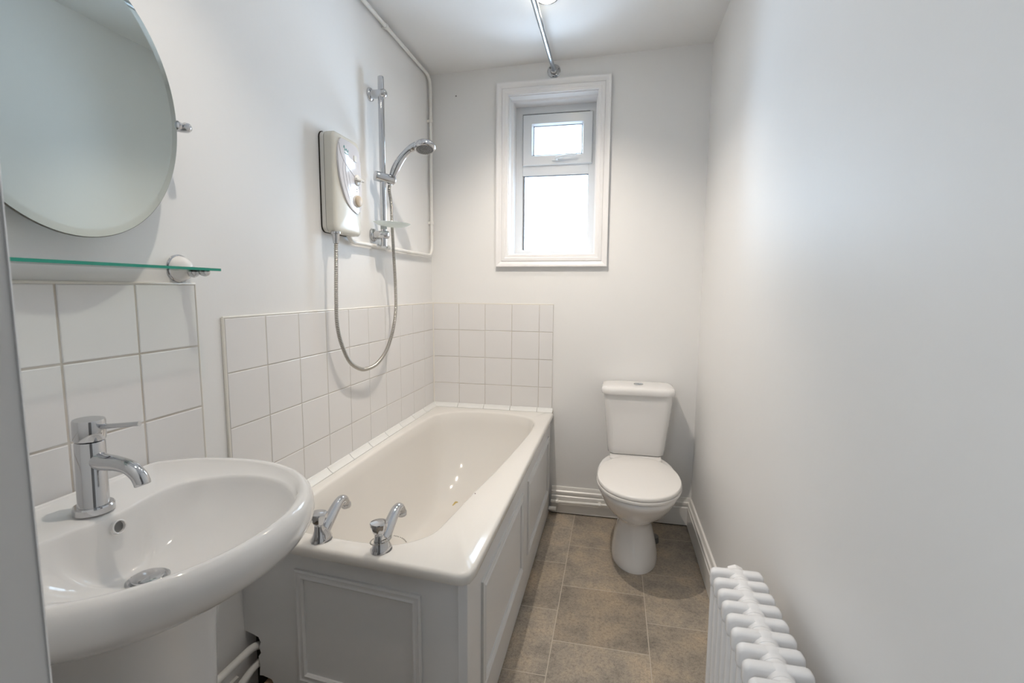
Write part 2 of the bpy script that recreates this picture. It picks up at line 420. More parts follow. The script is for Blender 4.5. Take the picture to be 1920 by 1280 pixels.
# ================================================================ TILES
P = 0.152; GZ = 0.9564 + .055          # first horizontal grout line of the bath tiling
def tile_field(bm, plane, edges_a, edges_z, th=.0075, g=.0022):
    """edges_a: sorted coordinates along the wall; plane 'x' (left wall) or 'y' (back wall)"""
    for a0_, a1_ in zip(edges_a[:-1], edges_a[1:]):
        for z0_, z1_ in zip(edges_z[:-1], edges_z[1:]):
            p, q, r, s = a0_ + g / 2, a1_ - g / 2, z0_ + g / 2, z1_ - g / 2
            jt = random.uniform(-.0004, .0004); e = .0018
            rings = []
            for ins, d in ((0, .001), (0, th - .0018 + jt), (.0006, th - .0006 + jt), (e, th + jt)):
                c = [(p + ins, r + ins), (q - ins, r + ins), (q - ins, s - ins), (p + ins, s - ins)]
                rings.append([(d, a, z) if plane == 'x' else (a, -d, z) for a, z in c])
            loft(bm, rings, False, True, mi=0)
ZT = 1.1041 + .055; ZB = .585
ez = [ZB, GZ - 2 * P, GZ - P, GZ, ZT]
ya = [-1.509] + [-.1383 - P * k for k in range(8, -1, -1)] + [-.009]
xa = [.009] + [.1602 + P * k for k in range(4)] + [.693]
bt = thing('tiled_splashback', 'white square wall tiles in an L around the bath, four rows high', 'tiles', (0, 0, ZB))
bm = bmesh.new(); tile_field(bm, 'x', ya, ez); tile_field(bm, 'y', xa, ez); finish('tiles', bm, M_TILE, bt, angle=25)
bm = bmesh.new(); box(bm, 0, .0058, ya[0] + .001, 0, ZB, ZT - .001); box(bm, .0058, xa[-1] - .001, -.0058, 0, ZB, ZT - .001); finish('grout', bm, M_GROUT, bt, smooth=False)
# sealant bead up the tiled corner
bm = bmesh.new()
tube(bm, [(.008 + random.uniform(-.001, .001), -.008 + random.uniform(-.001, .001), ZB + (ZT - ZB) * k / 12) for k in range(13)], [random.uniform(.0035, .0055) for k in range(13)], 10)
finish('corner_sealant', bm, M_SEAL, bt)
# tile edge bead (top and left end)
bm = bmesh.new(); tube(bm, [(.003, -1.512, ZB), (.003, -1.512, ZT + .002)], .0045, 8); tube(bm, [(.003, -1.512, ZT + .002), (.003, -.003, ZT + .002), (.694, -.003, ZT + .002)], .0035, 8)
finish('edge_filler', bm, M_SEAL, bt)
# basin splashback
BZ = 1.0409 + .055; BT = 1.1919 + .055
ez2 = [BZ - 2 * P - .02, BZ - P, BZ, BT]
ya2 = [RF + .004, -1.7469 - 3 * P, -1.7469 - 2 * P, -1.7469 - P, -1.7469, -1.594]
bs = thing('tiled_splashback', 'white square wall tiles on the left wall behind the wash basin', 'tiles', (0, -1.9, ez2[0]))
bm = bmesh.new(); tile_field(bm, 'x', ya2, ez2, g=.0038); finish('tiles', bm, M_TILE, bs, angle=25)
bm = bmesh.new(); box(bm, 0, .0058, ya2[0], ya2[-1] - .001, ez2[0], BT - .001); finish('grout', bm, M_GROUT, bs, smooth=False)
bm = bmesh.new(); tube(bm, [(.003, ya2[0], BT + .001), (.003, -1.592, BT + .001), (.003, -1.592, ez2[0])], .004, 8); finish('edge_filler', bm, M_SEAL, bs)

# ================================================================ BATH
tubT = thing('bathtub', 'white built-in bath with panelled side and end along the left wall', 'bath', (.35, -.78, 0))
RZ = .572
YL, YR = -1.522, -1.574       # rim front edge at the wall and at the outer corner
outer = []
def yfront(x, off=0): return YL + (YR - YL) * x / .70 + off
op = [(.002, -.004), (.70, -.004)]
def outer_poly(ins):
    pts = [(.002 + ins * 0, -.004), (.002, yfront(0) + ins)]
    # rounded outer corner
    cr = .035 - ins
    cx, cy = .702 - ins - cr, yfront(.70) + ins + cr
    for k in range(9):
        t = -PI / 2 + PI / 2 * k / 8
        pts.append((cx + cr * math.cos(t), cy + cr * math.sin(t)))
    pts += [(.702 - ins, -.004)]
    return pts
inner_ctrl = [(.078, -.34), (.105, -.19), (.20, -.11), (.36, -.092), (.50, -.105), (.60, -.165), (.636, -.30), (.622, -.60), (.598, -.887), (.572, -1.10), (.552, -1.30), (.535, -1.40), (.47, -1.468), (.38, -1.480), (.27, -1.474), (.17, -1.455), (.10, -1.39), (.072, -1.25), (.066, -1.0), (.068, -.65)]
inner = [(p.x, p.y) for p in catmull([(a, b, 0) for a, b in inner_ctrl], 8, True)]
bottom_ctrl = [(.19, -.60), (.22, -.50), (.34, -.46), (.45, -.50), (.49, -.60), (.475, -.9), (.45, -1.2), (.43, -1.32), (.34, -1.36), (.24, -1.32), (.19, -1.2), (.18, -.9)]
bottom = [(p.x, p.y) for p in catmull([(a, b, 0) for a, b in bottom_ctrl], 8, True)]
C0 = (.345, -.80); NR = 168
dirs = []
for i in range(NR):
    t = 2 * PI * i / NR
    dirs.append((.36 * math.copysign(abs(math.cos(t)) ** .75, math.cos(t)), .78 * math.copysign(abs(math.sin(t)) ** .75, math.sin(t))))
# make sure the outer back corners are hit
for target in ((.702, -.004), (.002, -.004), (.002, yfront(0))):
    dx, dy = target[0] - C0[0], target[1] - C0[1]; a = math.atan2(dy, dx)
    k = min(range(NR), key=lambda i: abs(math.atan2(dirs[i][1], dirs[i][0]) - a)); dirs[k] = (dx, dy)
def ring(poly, z, c=C0): return [(*ray_poly(poly, c, d), z) for d in dirs]
rings = [ring(outer_poly(.014), RZ - .030), ring(outer_poly(.002), RZ - .030), ring(outer_poly(0), RZ - .026), ring(outer_poly(0), RZ - .010), ring(outer_poly(.003), RZ - .003), ring(outer_poly(.010), RZ)]
def scale_poly(poly, k): return [(C0[0] + (x - C0[0]) * (1 + k / .3), C0[1] + (y - C0[1]) * (1 + k / .75)) for x, y in poly]
rings.append(ring(scale_poly(inner, .012), RZ - .001))
I = ring(inner, RZ); B = ring(bottom, .15, C0)
rings.append(ring(scale_poly(inner, .005), RZ - .0035))
for k in range(0, 17):
    t = k / 16
    h = .42 * t + .58 * (1 - math.cos(t * PI / 2)); zz = (RZ - .010) - (RZ - .010 - .155) * math.sin(t * PI / 2) ** .92
    rings.append([(a[0] + (b[0] - a[0]) * h, a[1] + (b[1] - a[1]) * h, zz) for a, b in zip(I, B)])
for s, z in ((.6, .150), (.2, .147)):
    rings.append([(C0[0] + (b[0] - C0[0]) * s, C0[1] + (b[1] - C0[1]) * s, z) for b in B])
bm = bmesh.new(); loft(bm, rings, False, True); tub = finish('tub', bm, M_ENAMEL, tubT, angle=60)
# waste and stain marks on the tub floor
bm = bmesh.new(); lathe(bm, (.33, -1.22, .149), (0, 0, 1), [(0, .035), (.003, .035), (.005, .030), (.002, .024), (.002, .001)], 28); finish('waste', bm, M_CHROME, sub(tub))
# side panel (towards the room) : framed board + two mouldings
PX = .686
bm = bmesh.new(); box(bm, PX - .018, PX, YR + .020, -.003, .004, RZ - .030)
box(bm, PX - .02, PX - .004, YR + .03, -.003, 0, .006, 1)  # near-black strip put in for the shade under the panel
side = finish('side_panel', bm, [M_PANELP, M_DARK], tubT, smooth=False, bevel=.0012)
def mould_frame(bm, along, u0_, u1_, z0_, z1_, place):
    prof = [(-.0, 0), (.000, .007), (-.006, .009), (-.010, .006), (-.016, .006), (-.021, .009), (-.026, .005), (-.026, 0)]
    R = []
    for su, sz in ((-1, -1), (1, -1), (1, 1), (-1, 1)):
        cu = u0_ if su < 0 else u1_; cz = z0_ if sz < 0 else z1_
        R.append([bm.verts.new(place(cu + su * o, cz + sz * o, d)) for o, d in prof])
    n = len(prof)
    for k in range(4):
        a, b = R[k], R[(k + 1) % 4]
        for i in range(n): bm.faces.new((a[i], a[(i + 1) % n], b[(i + 1) % n], b[i]))
for y0_, y1_ in ((-1.425, -.84), (-.725, -.10)):
    bm = bmesh.new(); mould_frame(bm, 'y', y0_, y1_, .145, .462, lambda u, z, d: (PX + d, u, z)); finish('moulding', bm, M_PANELP, sub(side), angle=20)
# end panel, cut away at its bottom left for the pipes; it follows the rim line
EYL, EYR = -1.492, -1.556
def ey(x): return EYL + (EYR - EYL) * x / PX
notch = [(.0, RZ - .030), (PX - .001, RZ - .030), (PX - .001, .004), (.098, .004), (.096, .040), (.099, .080), (.095, .122), (.088, .132), (.060, .136), (.047, .134), (.050, .170), (.046, .192), (.055, .205), (.050, .222), (.056, .238), (.049, .252), (.030, .257), (.012, .260), (.004, .262), (.0, .262)]
bm = bmesh.new(); prism(bm, notch, lambda p: (p[0], ey(p[0]), p[1]), lambda p: (p[0], ey(p[0]) + .016, p[1]))
endp = finish('end_panel', bm, M_PANELP, tubT, smooth=False)
bm = bmesh.new(); mould_frame(bm, 'x', .188, .566, .160, .487, lambda u, z, d: (u, ey(u) - d, z)); finish('moulding', bm, M_PANELP, sub(endp), angle=20)
bm = bmesh.new(); prism(bm, [(PX - .020, .002), (PX + .004, .002), (PX + .004, RZ - .031), (PX - .020, RZ - .031)], lambda p: (p[0], EYR - .006, p[1]), lambda p: (p[0], EYR + .012, p[1])); finish('corner_strip', bm, M_PANELP, sub(endp), smooth=False, bevel=.001)
# near-black sheet stands in for the shade under the tub
bm = bmesh.new(); box(bm, .002, .25, -1.452, -1.447, .001, .35); finish('under_bath_shade', bm, M_DARK, tubT, smooth=False)
# quadrant tiles along the wall side of the rim
bq = thing('quadrant_tile_edging', 'narrow white quadrant edging tiles sealing the bath rim to the tiled walls', 'edging tiles', (.01, -.75, RZ))
bm = bmesh.new()
def quad_piece(bm, p0, p1, nrm):
    p0, p1, nrm = Vector(p0), Vector(p1), Vector(nrm)
    pr = [(0, 0), (.024, 0)] + [(.024 - .024 * math.sin(t), .002 + .020 * (1 - math.cos(t)) * 1.0) for t in [PI / 2 * k / 6 for k in range(1, 7)]] + [(0, .022)]
    pr = [(0, 0), (.024, 0), (.024, .003), (.019, .006), (.013, .010), (.008, .015), (.004, .021), (.0, .022)]
    loft(bm, [[p + nrm * d + Vector((0, 0, h)) for d, h in pr] for p in (p0, p1)])
y = -.030
while y > -1.50:
    y2 = max(y - .150, -1.512); quad_piece(bm, (.0085, y, RZ), (.0085, y2 + .0025, RZ), (1, 0, 0)); y = y2
x = .030
for xe in (.157, .309, .461, .613, .700):
    quad_piece(bm, (x, -.0085, RZ), (xe - .0025, -.0085, RZ), (0, -1, 0)); x = xe
quad_piece(bm, (.0085, -.009, RZ), (.0085, -.0305, RZ), (1, 0, 0)); quad_piece(bm, (.0085, -.0085, RZ), (.0295, -.0085, RZ), (0, -1, 0))
finish('tiles', bm, M_TRIMTILE, bq, angle=30)
bm = bmesh.new(); tube(bm, [(.0105, -1.51, RZ + .002), (.0105, -.010, RZ + .002), (.700, -.010, RZ + .002)], .0095, 8); finish('joints', bm, M_GROUT, bq)

# bath pillar taps
def bath_tap(name, loc, label, ang=0):
    T = thing(name, label, 'tap', loc, 'bath taps')
    X, Y, Z = loc
    bm = bmesh.new()
    # flared oval foot which rises into a narrow waist
    rings = []
    for h, rx, ry, dy in ((0, .0245, .034, .010), (.003, .0245, .034, .010), (.009, .0225, .031, .010), (.018, .019, .026, .010), (.027, .0155, .021, .007), (.034, .0130, .0150, .002), (.040, .0120, .0120, 0), (.044, .0110, .0110, 0)):
        rings.append([(X + rx * math.cos(2 * PI * i / 32), Y + dy + ry * math.sin(2 * PI * i / 32), Z + h) for i in range(32)])
    loft(bm, rings); body = finish('tap_body', bm, M_CHROME, T, angle=50)
    # spout rising forwards over the tub then dropping
    path = catmull([(X, Y + .010, Z + .010), (X, Y + .035, Z + .027), (X, Y + .062, Z + .044), (X, Y + .090, Z + .060), (X, Y + .106, Z + .065), (X, Y + .121, Z + .061), (X, Y + .130, Z + .050), (X, Y + .133, Z + .042)], 6)
    n = len(path); rad = [.018 - .005 * min(1, k / (n * .5)) for k in range(n)]
    bm = bmesh.new(); tube(bm, path, rad, 20); lathe(bm, (X, Y + .133, Z + .046), (0, .15, -1), [(0, .013), (.002, .0142), (.012, .0142), (.014, .0125), (.009, .010), (.009, .001)], 24)
    finish('spout', bm, M_CHROME, T, angle=50)
    # eight-faceted handle
    bm = bmesh.new(); rings = []
    for h, r, fl in ((.041, .0100, .0), (.046, .0130, .3), (.055, .0185, 1), (.066, .0225, 1), (.072, .0235, 1), (.075, .0230, .6), (.0770, .0210, 0), (.0785, .001, 0)):
        rings.append([(X + r * (1 - .10 * fl * abs(math.sin(4 * (2 * PI * i / 32 + ang)))) * math.cos(2 * PI * i / 32), Y + r * (1 - .10 * fl * abs(math.sin(4 * (2 * PI * i / 32 + ang)))) * math.sin(2 * PI * i / 32), Z + h) for i in range(32)])
    loft(bm, rings); finish('handle', bm, M_CHROME, T, angle=22)
    bm = bmesh.new(); lathe(bm, (X, Y + .010, Z - .0005), (0, 0, 1), [(0, .0275), (.0016, .0275), (.0016, .02)], 32); o = finish('washer', bm, M_RUBBER, T)
    return T
bath_tap('bath_tap', (.262, -1.507, RZ + .0006), 'chrome bath tap on the rim beside the basin, left of the pair', .2)
bath_tap('bath_tap', (.442, -1.519, RZ + .0006), 'chrome bath tap with a bead chain round its foot, right of the pair', .5)
# bead chain looped round the right tap
bm = bmesh.new()
cp = catmull([(.442 + .0245 * math.cos(t), -1.509 + .033 * math.sin(t), RZ + .026 + .004 * math.sin(t + 2.2)) for t in [PI * .95 + PI * 1.35 * k / 10 for k in range(11)]] + [(.475, -1.470, RZ + .016), (.482, -1.458, RZ + .004), (.483, -1.446, RZ - .010)], 7)
L = 0; last = cp[0]; sphere(bm, last, .0016, seg=8)
for p in cp:
    if (p - last).length > .0034: sphere(bm, p, .0016, seg=8); last = p
tag(finish('plug_chain', bm, M_HOSE), 'thin metal bead chain looped round the foot of the right bath tap', 'chain')

# small yellow stain and dark speck lying in the tub are part of the enamel
def tub_mark(center, poly, m, name):
    from mathutils.bvhtree import BVHTree
    me = tub.data; off = Vector(parent_off[tub.name])
    bv = BVHTree.FromPolygons([v.co + off for v in me.vertices], [p.vertices[:] for p in me.polygons])
    bm = bmesh.new(); vs = []
    o = CAM
    for px, py in poly:
        d = (FWD + RT * ((px - 960) / FPX) - UP2 * ((py - 640) / FPX)).normalized()
        h = bv.ray_cast(o, d)
        vs.append(bm.verts.new(h[0] - d * .0012))
    bm.faces.new(vs); return finish(name, bm, m, sub(tub), smooth=False)
tub_mark(None, [(850, 944), (852, 941), (854, 939.5), (858, 940), (859, 942), (855, 943), (853, 945), (849, 948), (848, 947)], M_STAIN, 'stain')
tub_mark(None, [(889.6, 924.6), (891, 923.6), (892.2, 925), (891, 926.4)], M_SPECK, 'speck')

# ================================================================ PIPES NEAR THE FLOOR
def pipe(name, pts, r, label, m=M_PIPE, rr=.03, clips=()):
    T = thing(name, label, 'pipe', pts[0])
    bm = bmesh.new(); tube(bm, bez_corner(pts, rr) if len(pts) > 2 else pts, r, 16); finish('pipe_run', bm, m, T)
    for c, nrm in clips:
        bm = bmesh.new(); c = Vector(c); nrm = Vector(nrm); u, v = frame_of(nrm)
        ax = Vector(c) 
        # saddle clip: ring round pipe with small foot to the wall
        ax_dir = (0, 0, 1) if abs(c.z - 1.5) < .9 and c.x < .05 and c.y > -.08 else ((1, 0, 0) if c.y > -.08 else (0, 1, 0))
        d = Vector(ax_dir)
        lathe(bm, c - d * .008, d, [(0, r + .0008), (.001, r + .003), (.015, r + .003), (.016, r + .0008)], 16)
        w = d.cross(nrm).normalized() * .006
        q = [c - d * .006 - w, c + d * .006 - w, c + d * .006 + w, c - d * .006 + w]
        loft(bm, [[p for p in q], [p + nrm * (r + .012) for p in q]])
        finish('clip', bm, M_WHITEPL if m != M_PIPE else m, T)
    return T
pipe('water_pipe', [(.700, -.040, .078), (.80, -.040, .078), (1.06, -.040, .083)], .0085, 'thin white painted pipe along the skirting left of the toilet', clips=(((.735, -.040, .078), (0, 1, 0)), ((.965, -.040, .081), (0, 1, 0))))
pipe('pipe_stub', [(.690, -.050, .040), (.730, -.050, .040)], .0115, 'short white capped pipe end poking out from under the bath by the back wall')
pipe('water_pipe', [(.036, -2.25, .228), (.036, -1.60, .228), (.034, -1.50, .224), (.040, -1.465, .205), (.05, -1.456, .19)], .0105, 'upper white pipe running along the left wall into the bath end panel hole', rr=.02)
pipe('water_pipe', [(.052, -2.25, .160), (.052, -1.60, .160), (.034, -1.51, .162), (.036, -1.456, .160)], .0100, 'lower white pipe running along the left wall into the bath end panel hole', rr=.02)
pipe('waste_pipe', [(.072, -1.52, .098), (.072, -1.456, .098)], .019, 'short fat waste pipe end at the bottom notch of the bath end panel', M_BRASS, rr=.02)
pipe('basin_pipe', [(.060, -2.055, .10), (.060, -2.055, .66)], .010, 'white vertical supply pipe on the wall left of the basin pedestal')

# ================================================================ BASIN
BY = -1.945
bz = thing('wash_basin', 'white ceramic wash basin with oval bowl on a pedestal at the left wall', 'basin', (.0, BY, 0))
N = 144; BC = (.215, BY)
def brim(inset, ): 
    out = []
    for x, y in sellipse(.205, BY, .285 - inset, .283 - inset, 2.12, 720, ax2=.300 - inset):
        out.append((max(x, .0085 + inset * .5), y))
    return out
bdirs = [(math.cos(2 * PI * i / N), math.sin(2 * PI * i / N)) for i in range(N)]
for target in ((.0085, BY + .222), (.0085, BY - .222)):
    pass
def bring(poly, z, c=BC): return [(*ray_poly(poly, c, d), z) for d in bdirs]
BZT = .852
def shrink(kx, ky, x_c=.17): return [(max(.0085, x_c + (x - x_c) * kx), BY + (y - BY) * ky) for x, y in brim(0)]
rings = [bring(shrink(.28, .26, .12), .655), bring(shrink(.34, .32, .125), .675), bring(shrink(.50, .50, .135), .702), bring(shrink(.72, .74, .15), .735), bring(shrink(.88, .90), .765), bring(brim(.012), .785), bring(brim(.003), .800), bring(brim(0), .815), bring(brim(.001), .829), bring(brim(.005), .842), bring(brim(.012), BZT - .001), bring(brim(.019), BZT), bring(brim(.026), BZT - .003), bring(brim(.031), BZT - .009)]
ictrl = [(.455, 0), (.446, .09), (.410, .146), (.352, .190), (.286, .210), (.222, .202), (.168, .168), (.143, .125), (.144, .075), (.153, .035), (.157, 0)]
ictrl = [(x, BY + y) for x, y in ictrl] + [(x, BY - y) for x, y in ictrl[-2:0:-1]]
binner = [(p.x, p.y) for p in catmull([(x, y, 0) for x, y in ictrl], 8, True)]
BC2 = (.255, BY)
def bring2(poly, z):
    return [(*ray_poly(poly, BC2, (px - BC2[0], py - BC2[1])), z) for px, py, _ in rings[-1]]
def sc2(poly, k): return [(BC2[0] + (x - BC2[0]) * (1 + k / .2), BY + (y - BY) * (1 + k / .2)) for x, y in poly]
rings.append(bring2(sc2(binner, .006), BZT - .0125))
rings.append(bring2(sc2(binner, .002), BZT - .0150))
I = bring2(binner, 0)
DR = (.222, BY)
dpoly = [(DR[0] + .032 * math.cos(t), DR[1] + .032 * math.sin(t)) for t in [2 * PI * i / 64 for i in range(64)]]
Bb = [(*ray_poly(dpoly, DR, (a[0] - BC2[0], a[1] - BC2[1])), 0) for a in I]
for k in range(0, 21):
    t = k / 20; h = .40 * t + .60 * (1 - math.cos(t * PI / 2)) ; zz = (BZT - .018) - (.106) * math.sin(t * PI / 2)
    # steeper wall under the tap ledge
    row = []
    for a, b in zip(I, Bb):
        wback = max(0, min(1, (.20 - a[0]) / .06)) * max(0, min(1, (.10 - abs(a[1] - BY)) / .04))
        hh = h * (1 - wback) + (h ** 2.0) * wback
        row.append((a[0] + (b[0] - a[0]) * hh, a[1] + (b[1] - a[1]) * hh, zz))
    rings.append(row)
bm = bmesh.new(); loft(bm, rings, True, True); bowl = finish('bowl', bm, M_CERAMIC, bz, angle=70)
bm = bmesh.new(); lathe(bm, (DR[0], DR[1], BZT - .126), (0, 0, 1), [(0, .033), (.004, .033), (.006, .030), (.004, .026), (.009, .025), (.011, .020), (.012, .001)], 32); finish('waste', bm, M_CHROME, bz)
# overflow: recessed ring on the ledge face
bm = bmesh.new(); ovd = Vector((1, .0, .18)).normalized(); oc = Vector((.1640, BY + .004, .817))
lathe(bm, oc - ovd * .010, ovd, [(0, .0125), (.0108, .0125), (.0116, .0113), (.0108, .0100), (.003, .0098)], 28, cap0=True, cap1=False)
ov = finish('overflow', bm, M_CERAMIC, bz)
bm = bmesh.new(); lathe(bm, oc - ovd * .008, ovd, [(0, .0099), (.003, .0099)], 24); finish('overflow_opening', bm, M_NOZZLE, sub(ov))  # dark disc stands in for the shade inside the overflow hole
# pedestal
bm = bmesh.new(); rings = []
for z, hw, xf in ((0, .122, .300), (.03, .120, .298), (.06, .108, .290), (.2, .102, .288), (.45, .103, .292), (.60, .106, .298), (.66, .112, .302), (.70, .125, .31)):
    row = []
    for i in range(48):
        t = 2 * PI * i / 48; c, s = math.cos(t), math.sin(t)
        x = .10 + (xf - .10) * math.copysign(abs(c) ** .55, c) if c > 0 else .10 + .085 * c * .4
        row.append((x, BY + .004 + hw * math.copysign(abs(s) ** .55, s), z))
    rings.append(row)
bm2 = bmesh.new(); loft(bm2, rings); bm.free(); finish('pedestal', bm2, M_CERAMIC, bz, angle=60)

# basin mixer tap
tp = thing('mixer_tap', 'chrome single lever mixer tap standing on the wash basin ledge', 'tap', (.116, BY, BZT - .005))
TX, TZ = .116, BZT
bm = bmesh.new(); lathe(bm, (TX, BY, TZ - .008), (0, 0, 1), [(0, .0300), (.010, .0300), (.0125, .0285), (.0125, .0225)], 40); finish('base_ring', bm, M_CHROME, tp, angle=30)
bm = bmesh.new(); lathe(bm, (TX, BY, TZ), (.03, 0, 1), [(.002, .0235), (.004, .0225), (.118, .0218), (.120, .0208), (.120, .010)], 40); bd = finish('tap_body', bm, M_CHROME, tp, angle=30)
bm = bmesh.new(); sp = catmull([(TX + .008, BY, TZ + .088), (TX + .030, BY, TZ + .084), (TX + .060, BY, TZ + .083), (TX + .086, BY, TZ + .078), (TX + .103, BY, TZ + .066), (TX + .110, BY, TZ + .053)], 7)
n = len(sp); tube(bm, sp, [.0165 - .004 * min(1, k / (n * .45)) for k in range(n)], 24); lathe(bm, sp[-1] - Vector((.001, 0, -.002)), (.35, 0, -1), [(0, .0122), (.004, .0126), (.006, .0115), (.003, .0095), (.003, .001)], 24)
finish('spout', bm, M_CHROME, tp, angle=50)
bm = bmesh.new(); lathe(bm, (TX + .0035, BY, TZ + .122), (.05, 0, 1), [(0, .0190), (.001, .0225), (.004, .0236), (.034, .0236), (.0365, .0225), (.0368, .001)], 40); hd = finish('handle', bm, M_CHROME, tp, angle=30)
bm = bmesh.new(); tube(bm, [(TX + .022, BY + .004, TZ + .145), (TX + .060, BY + .006, TZ + .1495), (TX + .104, BY + .008, TZ + .155)], [.0046, .0042, .0040], 16); finish('lever', bm, M_CHROME, sub(hd), angle=40)

# ================================================================ MIRROR + SHELF
MX, MY, MZ, MA, MB_ = .066, -1.886, 1.587, .211, .257
mt = thing('oval_mirror', 'frameless oval bathroom mirror on the wall above the glass shelf', 'mirror', (0, MY, MZ))
bm = bmesh.new(); N = 128
rings = []
for d, ins in ((-.003, .0015), (-.003, 0), (.0005, 0), (.0015, .0012)):
    rings.append([(MX + d, MY + (MA - ins) * math.cos(2 * PI * i / N), MZ + (MB_ - ins) * math.sin(2 * PI * i / N)) for i in range(N)])
loft(bm, rings, True, False, mi=1)
rings = []
for d, ins in ((.0015, .0012), (.0028, .014)):
    rings.append([(MX + d, MY + (MA - ins) * math.cos(2 * PI * i / N), MZ + (MB_ - ins) * math.sin(2 * PI * i / N)) for i in range(N)])
loft(bm, rings, False, True, mi=0)
finish('mirror_glass', bm, [M_MIRROR, M_MEDGE], mt, angle=3)
bm = bmesh.new()
for s in (-1, 1):
    y = MY + s * (MA + .022)
    bm = bmesh.new()
    lathe(bm, (0, y, MZ + .006), (1, 0, 0), [(0, .020), (.004, .020), (.007, .016), (.010, .008), (.030, .007), (.048, .007), (.052, .009), (.060, .010), (.070, .011), (.076, .009), (.079, .004), (.080, .001)], 24)
    lathe(bm, (.064, y, MZ + .006), (0, -s, 0), [(0, .006), (.010, .005), (.013, .009), (.020, .010), (.023, .007), (.024, .001)], 20)
    finish('pivot_bracket', bm, M_CHROME, mt, angle=40)

SZ = 1.282
sh = thing('glass_shelf', 'clear glass shelf with green edge below the oval mirror', 'shelf', (0, -1.9, SZ))
bm = bmesh.new(); prism(bm, rrect(.022, .098, -2.22, -1.606, .004, 3), lambda p: (p[0], p[1], SZ - .003), lambda p: (p[0], p[1], SZ + .003))
for f in bm.faces:
    f.normal_update()
    if abs(f.normal.z) < .5: f.material_index = 1
finish('glass_plate', bm, [M_SHELF, M_GLASSEDGE], sh, smooth=False)
for y in (-1.630, -2.196):
    bm = bmesh.new(); lathe(bm, (.0, y, SZ + .002), (1, 0, 0), [(0, .0330), (.003, .0330), (.005, .0310), (.0055, .0300)], 40)
    lathe(bm, (.030, y, SZ - .006), (1, 0, 0), [(0, .006), (.004, .011), (.012, .013), (.020, .010), (.026, .006), (.032, .006), (.036, .009), (.044, .0105), (.050, .008), (.053, .001)], 24)
    rose = finish('bracket', bm, M_CHROME, sh, angle=40)
    bm = bmesh.new(); lathe(bm, (.004, y, SZ + .002), (1, 0, 0), [(0, .0300), (.004, .0295), (.012, .0265), (.020, .0200), (.026, .012), (.028, .004)], 40)
    finish('ceramic_rose', bm, M_CERAMIC, sub(rose), angle=60)

# ================================================================ SHOWER
su = thing('electric_shower', 'white electric shower box with lilac fascia on the left wall above the bath', 'shower unit', (0, -.95, 1.44))
UY0, UY1, UZ0, UZ1 = -1.047, -.862, 1.436, 1.782
bm = bmesh.new(); prism(bm, rrect(UY0, UY1, UZ0 + .002, UZ1 - .002, .022), lambda p: (.001, p[0], p[1]), lambda p: (.018, p[0], p[1])); finish('back_case', bm, M_WHITEPL, su, angle=40)
bm = bmesh.new(); prism(bm, rrect(UY0 - .0025, UY1 + .0025, UZ0, UZ1, .024), lambda p: (.0005, p[0], p[1]), lambda p: (.004, p[0], p[1])); finish('wall_seam', bm, M_DARK, su, angle=40)
# convex front cover
UYc, UZc = (UY0 + UY1) / 2, (UZ0 + UZ1) / 2
def cover_x(y, z): # height of the bulged face
    v = (z - UZc) / ((UZ1 - UZ0) / 2); uu = (y - UYc) / ((UY1 - UY0) / 2)
    return .0625 - .006 * v * v - .005 * uu * uu
bm = bmesh.new(); rings = []
for ins, x in ((0, .020), (0, .046)):
    rings.append([(x, a, b) for a, b in rrect(UY0 + ins, UY1 - ins, UZ0 + ins, UZ1 - ins, .026)])
for ins in (.001, .004, .009, .016, .028, .045, .065, .085):
    k = 1 - math.exp(-ins / .004)
    rings.append([(.046 + (cover_x(a, b) - .046) * k, a, b) for a, b in rrect(UY0 + ins, UY1 - ins, UZ0 + ins, UZ1 - ins, max(.003, .026 - ins))])
loft(bm, rings); cover = finish('front_cover', bm, M_UNIT, su, angle=60)
bm = bmesh.new(); prism(bm, rrect(UY0 + .002, UY1 - .002, UZ0 + .003, UZ1 - .003, .022), lambda p: (.0175, p[0], p[1]), lambda p: (.0205, p[0], p[1])); finish('seam', bm, M_RUBBER, su, angle=40)
# fascia: leaf shape, straight right side, left edge sweeping to a low point at the right
def on_cover(y, z, lift): return (cover_x(y, z) + lift, y, z)
left = catmull([(-1.012, 1.760, 0), (-1.024, 1.735, 0), (-1.028, 1.705, 0), (-1.025, 1.655, 0), (-1.011, 1.602, 0), (-.984, 1.553, 0), (-.950, 1.527, 0), (-.915, 1.517, 0)], 6)
right = catmull([(-1.004, 1.764, 0), (-.930, 1.764, 0), (-.890, 1.755, 0), (-.876, 1.72, 0), (-.872, 1.65, 0), (-.873, 1.58, 0), (-.882, 1.532, 0), (-.905, 1.517, 0)], 6)
bm = bmesh.new(); rows = []
for a, b in zip(left, right):
    row = []
    for k in range(9):
        t = k / 8; y = a.x + (b.x - a.x) * t; z = a.y + (b.y - a.y) * t
        lift = .0040 if 0 < k < 8 else -.003
        row.append(on_cover(y, z, lift))
        if k in (0,): row.append(on_cover(y + .0008, z, .0028))
        if k == 7: row.append(on_cover(b.x - .0008, b.y, .0028))
    rows.append(row)
loft(bm, rows, closed=False); fas = finish('fascia', bm, M_UNITF, sub(cover), angle=60)
fp = {'_e': fas, '_o': parent_off[fas.name]}
def ribbon(pts, r, m, name, par, lift=.0042):
    bm = bmesh.new(); tube(bm, [on_cover(y, z, lift) for y, z in pts], r, 8); return finish(name, bm, m, par)
cur = [(p.x, p.y) for p in catmull([(-1.020, 1.745, 0), (-1.010, 1.705, 0), (-.985, 1.678, 0), (-.955, 1.660, 0), (-.925, 1.645, 0)], 6)]
ribbon(cur, .0008, M_GREYLINE, 'printed_curve', sub(cover))
